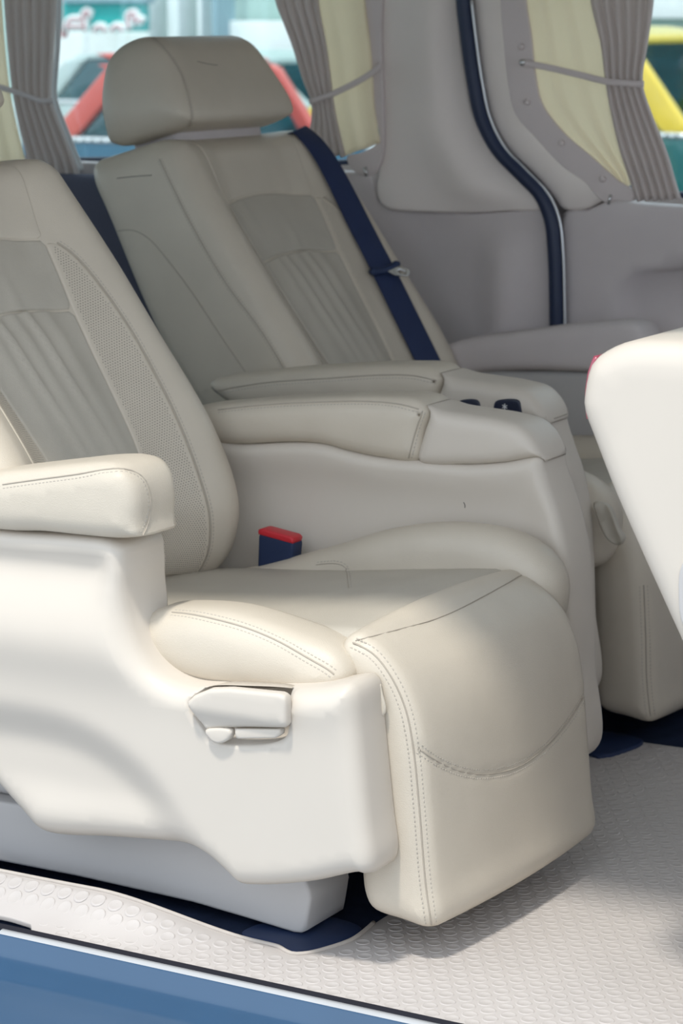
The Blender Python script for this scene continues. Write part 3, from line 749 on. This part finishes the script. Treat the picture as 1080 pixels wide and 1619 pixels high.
# ================================================================== CURTAINS
def cloth(name, L, Rr, Y, mat_, parent, npl, amp, bottom_wave=0.0, th=.0015, off=0.0):
    L = curve([onY(p, Y) for p in L], .01); Rr = curve([onY(p, Y) for p in Rr], .01)
    n = 48
    L = np.stack([np.interp(np.linspace(0, 1, n), np.linspace(0, 1, len(L)), L[:, k]) for k in range(3)], 1)
    Rr = np.stack([np.interp(np.linspace(0, 1, n), np.linspace(0, 1, len(Rr)), Rr[:, k]) for k in range(3)], 1)
    ms = max(8, npl*10); V, F = [], []
    for i in range(n):
        wd = np.linalg.norm(Rr[i]-L[i])
        for j in range(ms+1):
            t = j/ms; p = L[i]*(1-t)+Rr[i]*t
            ph = 2*math.pi*npl*t+.5*math.sin(3*t+i*.06)
            y = amp*(math.sin(ph)*.8+.2*math.sin(2*ph+1))*min(1, wd/.06)
            zz = bottom_wave*math.sin(ph)*(1 if i == n-1 else 0)
            V.append((p[0]+.3*amp*math.cos(ph), p[1]+y-off, p[2]+zz))
    for i in range(n-1):
        for j in range(ms):
            a = i*(ms+1)+j; F.append((a, a+1, a+ms+2, a+ms+1))
    o = link(name, V, F, mat_, parent)
    md = o.modifiers.new('thickness', 'SOLIDIFY'); md.thickness = th
    return o
def snap_button(p, Y, parent, bright):
    c = onY(p, Y); P = [c+np.array([0, .004, 0]), c+np.array([0, 0, 0]), c+np.array([0, -.003, 0]), c+np.array([0, -.004, 0])]
    tube('snap_button', P, [.0065, .0065, .0055, .002], 'steel' if bright else 'curtain_flap', parent, n=14)
# sliding door curtain
YC = YW-.030
c1 = root('curtain', tuple(onY((960, 318), YC)), 'beige pleated curtain tied back over the far door window at right', 'curtain', 'tied-back curtains')
ll = [(828, -165), (830, 0), (838, 56), (845, 119), (855, 164), (891, 211), (936, 250), (980, 292)]
pl_ = [(920, -165), (931, 0), (947, 69), (954, 122), (961, 167), (977, 236), (995, 290), (1002, 317)]
pr_ = [(1040, -165), (1033, 0), (1024, 69), (1016, 131), (1030, 178), (1055, 242), (1070, 295), (1076, 314)]
cloth('pleats', pl_, pr_, YC, 'curtain_pleat', c1, 6, .008, .003)
cloth('lining', ll, [(p[0]+4, p[1]) for p in pl_[:-1]]+[(990, 296)], YC+.012, 'curtain_lining', c1, 3, .004)
fl = [(790, -165), (792, 0), (797, 69), (805, 139), (816, 181), (849, 219), (891, 264), (927, 289), (941, 306), (961, 322), (974, 317), (1003, 317), (1000, 300), (980, 287), (936, 248), (891, 209), (857, 163), (847, 119), (840, 56), (832, 0), (830, -165)]
slab('snap_flap', curve(XZ(fl, YC+.004), .010, True), -YC-.010, -YC-.001, 'curtain_flap', c1, r=.002, step=.016)
tp_ = curve([onY(p, YC-.016) for p in [(824, 99), (863, 106), (919, 119), (961, 129), (1018, 133)]], .008)
ribbon('tieback', tp_, np.tile([0, -1.0, 0], (len(tp_), 1)), .0125, .003, 'curtain_flap', c1)
for p, b in (((823, 74), 0), ((826, 99), 1), ((833, 161), 0), ((887, 226), 0), ((952, 283), 0)): snap_button(p, YC-.003-(.016 if b else 0), c1, b)
tube('hook', [onY((966, 308), YC-.006), onY((962, 323), YC-.006)], .003, 'steel', c1)
# rear quarter window, right-hand curtain
c2 = root('curtain', tuple(onY((545, 248), YC)), 'beige pleated curtain tied back between the far headrest and the pillar trim', 'curtain', 'tied-back curtains')
pl2 = [(420, -165), (432, 0), (445, 36), (459, 72), (476, 125), (490, 159), (491, 185), (484, 215), (482, 240)]
pr2 = [(496, -165), (503, 0), (509, 36), (516, 72), (523, 125), (527, 159), (531, 185), (538, 215), (545, 247)]
cloth('pleats', pl2, pr2, YC+.01, 'curtain_pleat', c2, 5, .007, .003)
cloth('lining', pr2, [(574, -165), (577, 0), (582, 40), (587, 84), (590, 130), (592, 168), (597, 200), (601, 226)], YC+.016, 'curtain_lining', c2, 2, .003)
slab('snap_flap', curve(XZ([(572, -165), (576, 0), (586, 84), (591, 168), (599, 222), (575, 240), (548, 248), (556, 266), (572, 278), (592, 274), (604, 250), (606, 160), (603, 60), (600, -165)], YC+.02), .010, True), -YC-.030, -YC-.018, 'curtain_flap', c2, r=.002, step=.016)
tp_ = curve([onY(p, YC-.002) for p in [(489, 161), (524, 149), (560, 132), (588, 115), (602, 103)]], .008)
ribbon('tieback', tp_, np.tile([0, -1.0, 0], (len(tp_), 1)), .0125, .003, 'curtain_flap', c2)
tube('hook', [onY((577, 264), YC+.012), onY((580, 279), YC+.012)], .004, 'steel', c2)
# rear quarter window, left-hand curtain
c3 = root('curtain', tuple(onY((100, 262), YC)), 'beige pleated curtain with a pale band for its lit edge at the upper left corner', 'curtain', 'tied-back curtains')
pl3 = [(-4, -165), (3, 0), (10, 89), (17, 148), (28, 204), (40, 254), (42, 285)]
pr3 = [(92, -165), (90, 0), (86, 74), (82, 148), (84, 162), (104, 215), (124, 268), (126, 285)]
cloth('pleats', pl3, pr3, YC+.01, 'curtain_pleat', c3, 6, .007)
cloth('lining', [(-80, -165), (-70, 60), (-60, 150), (-50, 240), (-48, 280)], pl3, YC+.016, 'curtain_lining', c3, 3, .004)
ep = curve([onY(p, YC-.006) for p in [(95, -165), (94, 0), (91, 74), (86, 148), (88, 162), (108, 215), (129, 269)]], .01)
ribbon('lit_edge_band', ep, np.tile([0.3, -1.0, 0], (len(ep), 1)), .012, .004, 'icon', c3)  # near-white band puts the light on the cloth edge into colour
tp_ = curve([onY(p, YC-.004) for p in [(-40, 128), (0, 138), (37, 149), (65, 159), (88, 158)]], .008)
ribbon('tieback', tp_, np.tile([0, -1.0, 0], (len(tp_), 1)), .0125, .003, 'curtain_flap', c3)

# ================================================================== MOULDED PANEL AT THE RIGHT EDGE
fc = root('front_seat_console', (.6, .05, 0), 'white moulded console with a red strip on its rear edge at the right', 'console')
fo = [(.236, .79), (.239, .815), (.247, .840), (.268, .856), (.30, .868), (.42, .872), (.9, .872), (.9, .0), (.50, .0), (.455, .28), (.383, .485), (.350, .55), (.313, .62), (.275, .695), (.248, .755), (.239, .775)]
slab('console_body', resample(curve(fo[:5]+fo[5:6], .01).tolist()+fo[6:9]+curve(fo[9:]+fo[:1], .01).tolist()[:-1], .012, True), -.22, .10, 'plastic', fc, r=.03, step=.016)
slab('red_reflector', resample([(.2360, .768), (.2335, .80), (.2368, .825), (.2440, .845), (.250, .846), (.245, .80), (.243, .768)], .006, True), -.03, .074, 'red_lens', fc, r=.004, step=.01)
slab('speaker_grille', curve(XZ([(1074, 940), (1080, 890), (1110, 870), (1150, 880), (1165, 940), (1150, 1000), (1110, 1010), (1082, 990)], -.1), .01, True), .095, .104, 'plastic_grey', fc, r=.003, step=.012)

# ================================================================== OUTSIDE
GZ = -.45
struct(slab('floor_outside', [(-45, -12), (20, -12), (20, 45), (-45, 45)], GZ-.2, GZ, 'asphalt', r=.01, step=8, mapf=mapZ), 'grey paved ground outside the vehicle')
def car(label, x0, y, sgn, upper, lower, H=1.5, belt=.98, pickup=False, wd=1.7):
    # x0: base of the windscreen pillar; sgn: +1 nose towards +X
    R_ = root('parked_car', (x0-sgn*1.0, y+wd/2, GZ), label, 'car', 'cars parked outside')
    X = lambda d: x0+sgn*d                     # d > 0 towards the nose
    def ex(name, pts, ya, yb, m, par=R_, r=.03, st=.12):
        return slab(name, resample([(X(d), GZ+z) for d, z in pts], .06, True), -yb, -ya, m, par, r=r, step=st)
    body = [(1.25, .42), (1.28, .60), (1.18, .74), (.9, .83), (.0, belt), (-2.75, belt+.02), (-2.95, .85), (-3.0, .5), (-2.9, .28)]
    def arch(c): return [(c+.36*math.cos(t), .30+.36*math.sin(t)) for t in np.linspace(math.pi-.1, .1, 9)]
    body += arch(-2.15)+[(-1.6, .22), (.1, .22)]+arch(.55)+[(1.1, .25)]
    ex('lower_body', body, y, y+wd, lower)
    K = .34 if pickup else 1.0
    roofp = [(-.42, H-.05), (-.75, H), (-1.6, H+.01), (-2.2, H-.04), (-2.25, H-.10), (-1.6, H-.06), (-.75, H-.06), (-.40, H-.10)]
    ex('roof', [(d*K if d < -.6 else d, z) for d, z in roofp], y+.12, y+wd-.12, upper, r=.02)
    rear = [(-.95, belt), (-.70, H-.06), (-.79, H-.08), (-1.08, belt)] if pickup else [(-2.42, belt), (-2.05, H-.06), (-2.25, H-.08), (-2.75, belt)]
    for ya in (y+.06, y+wd-.14):
        for k, pp in enumerate(([(.04, belt), (-.42, H-.04), (-.60, H-.05), (-.16, belt)], [(-1.18, belt), (-1.12, H-.05), (-1.2, H-.05), (-1.31, belt)], rear)[::2 if pickup else 1]):
            ex('pillar', pp, ya, ya+.08, upper, r=.02, st=.2)
        for pp in ([(-.14, belt), (-.58, H-.06), (-.72 if pickup else -1.16, H-.05), (-.95 if pickup else -1.2, belt)], [(-1.31, belt), (-1.27, H-.05), (-2.05, H-.07), (-2.42, belt)])[:1 if pickup else 2]:
            ex('window', pp, ya+.03, ya+.036, 'car_glass', r=.001, st=.3)
    ex('belt_moulding', [(.05, belt-.01), (.05, belt+.02), (-2.7, belt+.035), (-2.7, belt+.0)], y-.008, y+.03, 'chrome_edge', r=.004, st=.3)
    for d in (.55, -2.15):
        for ya in (y+.02, y+wd-.22):
            t = np.linspace(0, 2*math.pi, 25)[:-1]
            w_ = slab('wheel', [(X(d)+.30*math.cos(a), GZ+.30+.30*math.sin(a)) for a in t], -ya-.20, -ya, 'tyre', R_, r=.03, step=.1)
            slab('wheel_rim', [(X(d)+.18*math.cos(a), GZ+.30+.18*math.sin(a)) for a in t], -ya-.02, -ya+.004, 'steel', w_, r=.01, step=.1)
    return R_
car('red and blue parked pickup seen left of the far headrest', -7.28, 9.0, -1, 'car_red', 'car_blue', H=1.47, belt=.99, pickup=True, wd=1.35)
sc_ = onY((478, 172), 14.2); sr_ = onY((440, 82), 14.2)
car('silver parked car seen between the far headrest and the curtain', sc_[0], 14.2, 1, 'car_silver', 'car_silver', H=sr_[2]-GZ, belt=sc_[2]-GZ)
yc = onY((1080, 216), 11.6); yr = onY((1040, 44), 11.6)
car('yellow and green parked car seen past the right-hand curtain', yc[0], 11.6, 1, 'car_yellow', 'car_green', H=yr[2]-GZ, belt=yc[2]-GZ)
car('yellow parked car farther back behind the other yellow car', -2.9, 14.0, 1, 'car_yellow', 'car_green', H=1.55, belt=.98)

bd = root('shop_building', (-11, 16.5, GZ), 'white and mint shop building behind the parked cars', 'building')
box('wall', (-9, 17.0, GZ+2.6), (26, .6, 5.2), 'wall_mint', bd, bev=.02)
def fb(px0, px1, py0, py1, Y, m, name, par=None, th=.12):
    a, b = onY((px0, py0), Y), onY((px1, py1), Y)
    return box(name, ((a[0]+b[0])/2, Y+th/2, (a[2]+b[2])/2), (abs(b[0]-a[0]), th, abs(a[2]-b[2])), m, par, bev=.01)
for (a, b) in ((255, 284), (304, 320), (226, 236)): fb(a, b, -700, 190, 16.3, 'wall_white', 'column', bd, .3)
fb(327, 345, -700, 190, 16.2, 'column_blue', 'column', bd, .3)
fb(345, 620, 33, 190, 16.4, 'wall_white', 'panel', bd, .2)
fb(60, 240, 50, 190, 16.5, 'wall_white', 'panel', bd, .2)
fb(880, 1300, -30, 30, 16.5, 'wall_white', 'panel', bd, .2)
fb(92, 100, -100, 60, 16.1, 'letter_pink', 'downpipe', bd, .08)
sg = root('shop_sign', tuple(onY((165, 50), 16.0)), 'teal shop sign with white outlined lettering at the upper left', 'sign')
fb(98, 229, 4, 50, 16.0, 'sign_teal', 'sign_board', sg, .08)
fb(98, 229, -4, 5, 15.95, 'column_blue', 'sign_frame', sg, .16)
def glyph(strokes, kind):
    # white outlined letter with a pink core, as flat raised strokes
    for st in strokes:
        P = np.array([onY(p, 15.99) for p in st]); 
        if len(P) > 2: P = curve(P, .03)
        else: P = resample(P, .03)
        nn = np.tile([0, -1.0, 0], (len(P), 1))
        lt = ribbon('letter', P, nn, .082, .03, 'letter_white', sg)
        ribbon('letter_core', P+np.array([0, -.02, 0]), nn, .022, .012, 'letter_pink', lt)
glyph([[(108, 48), (108, 36), (113, 31), (130, 31)], [(108, 42), (134, 42)], [(135, 49), (135, 36), (132, 26), (138, 17), (143, 20), (138, 27)]], 0)
glyph([[(150, 50), (153, 44), (161, 42), (167, 46), (168, 50)], [(178, 50), (180, 44), (188, 41), (194, 45), (195, 50)]], 1)
glyph([[(206, 46), (203, 32), (204, 24), (211, 19), (217, 24), (214, 30), (208, 28)], [(215, 38), (222, 30), (228, 34)]], 2)
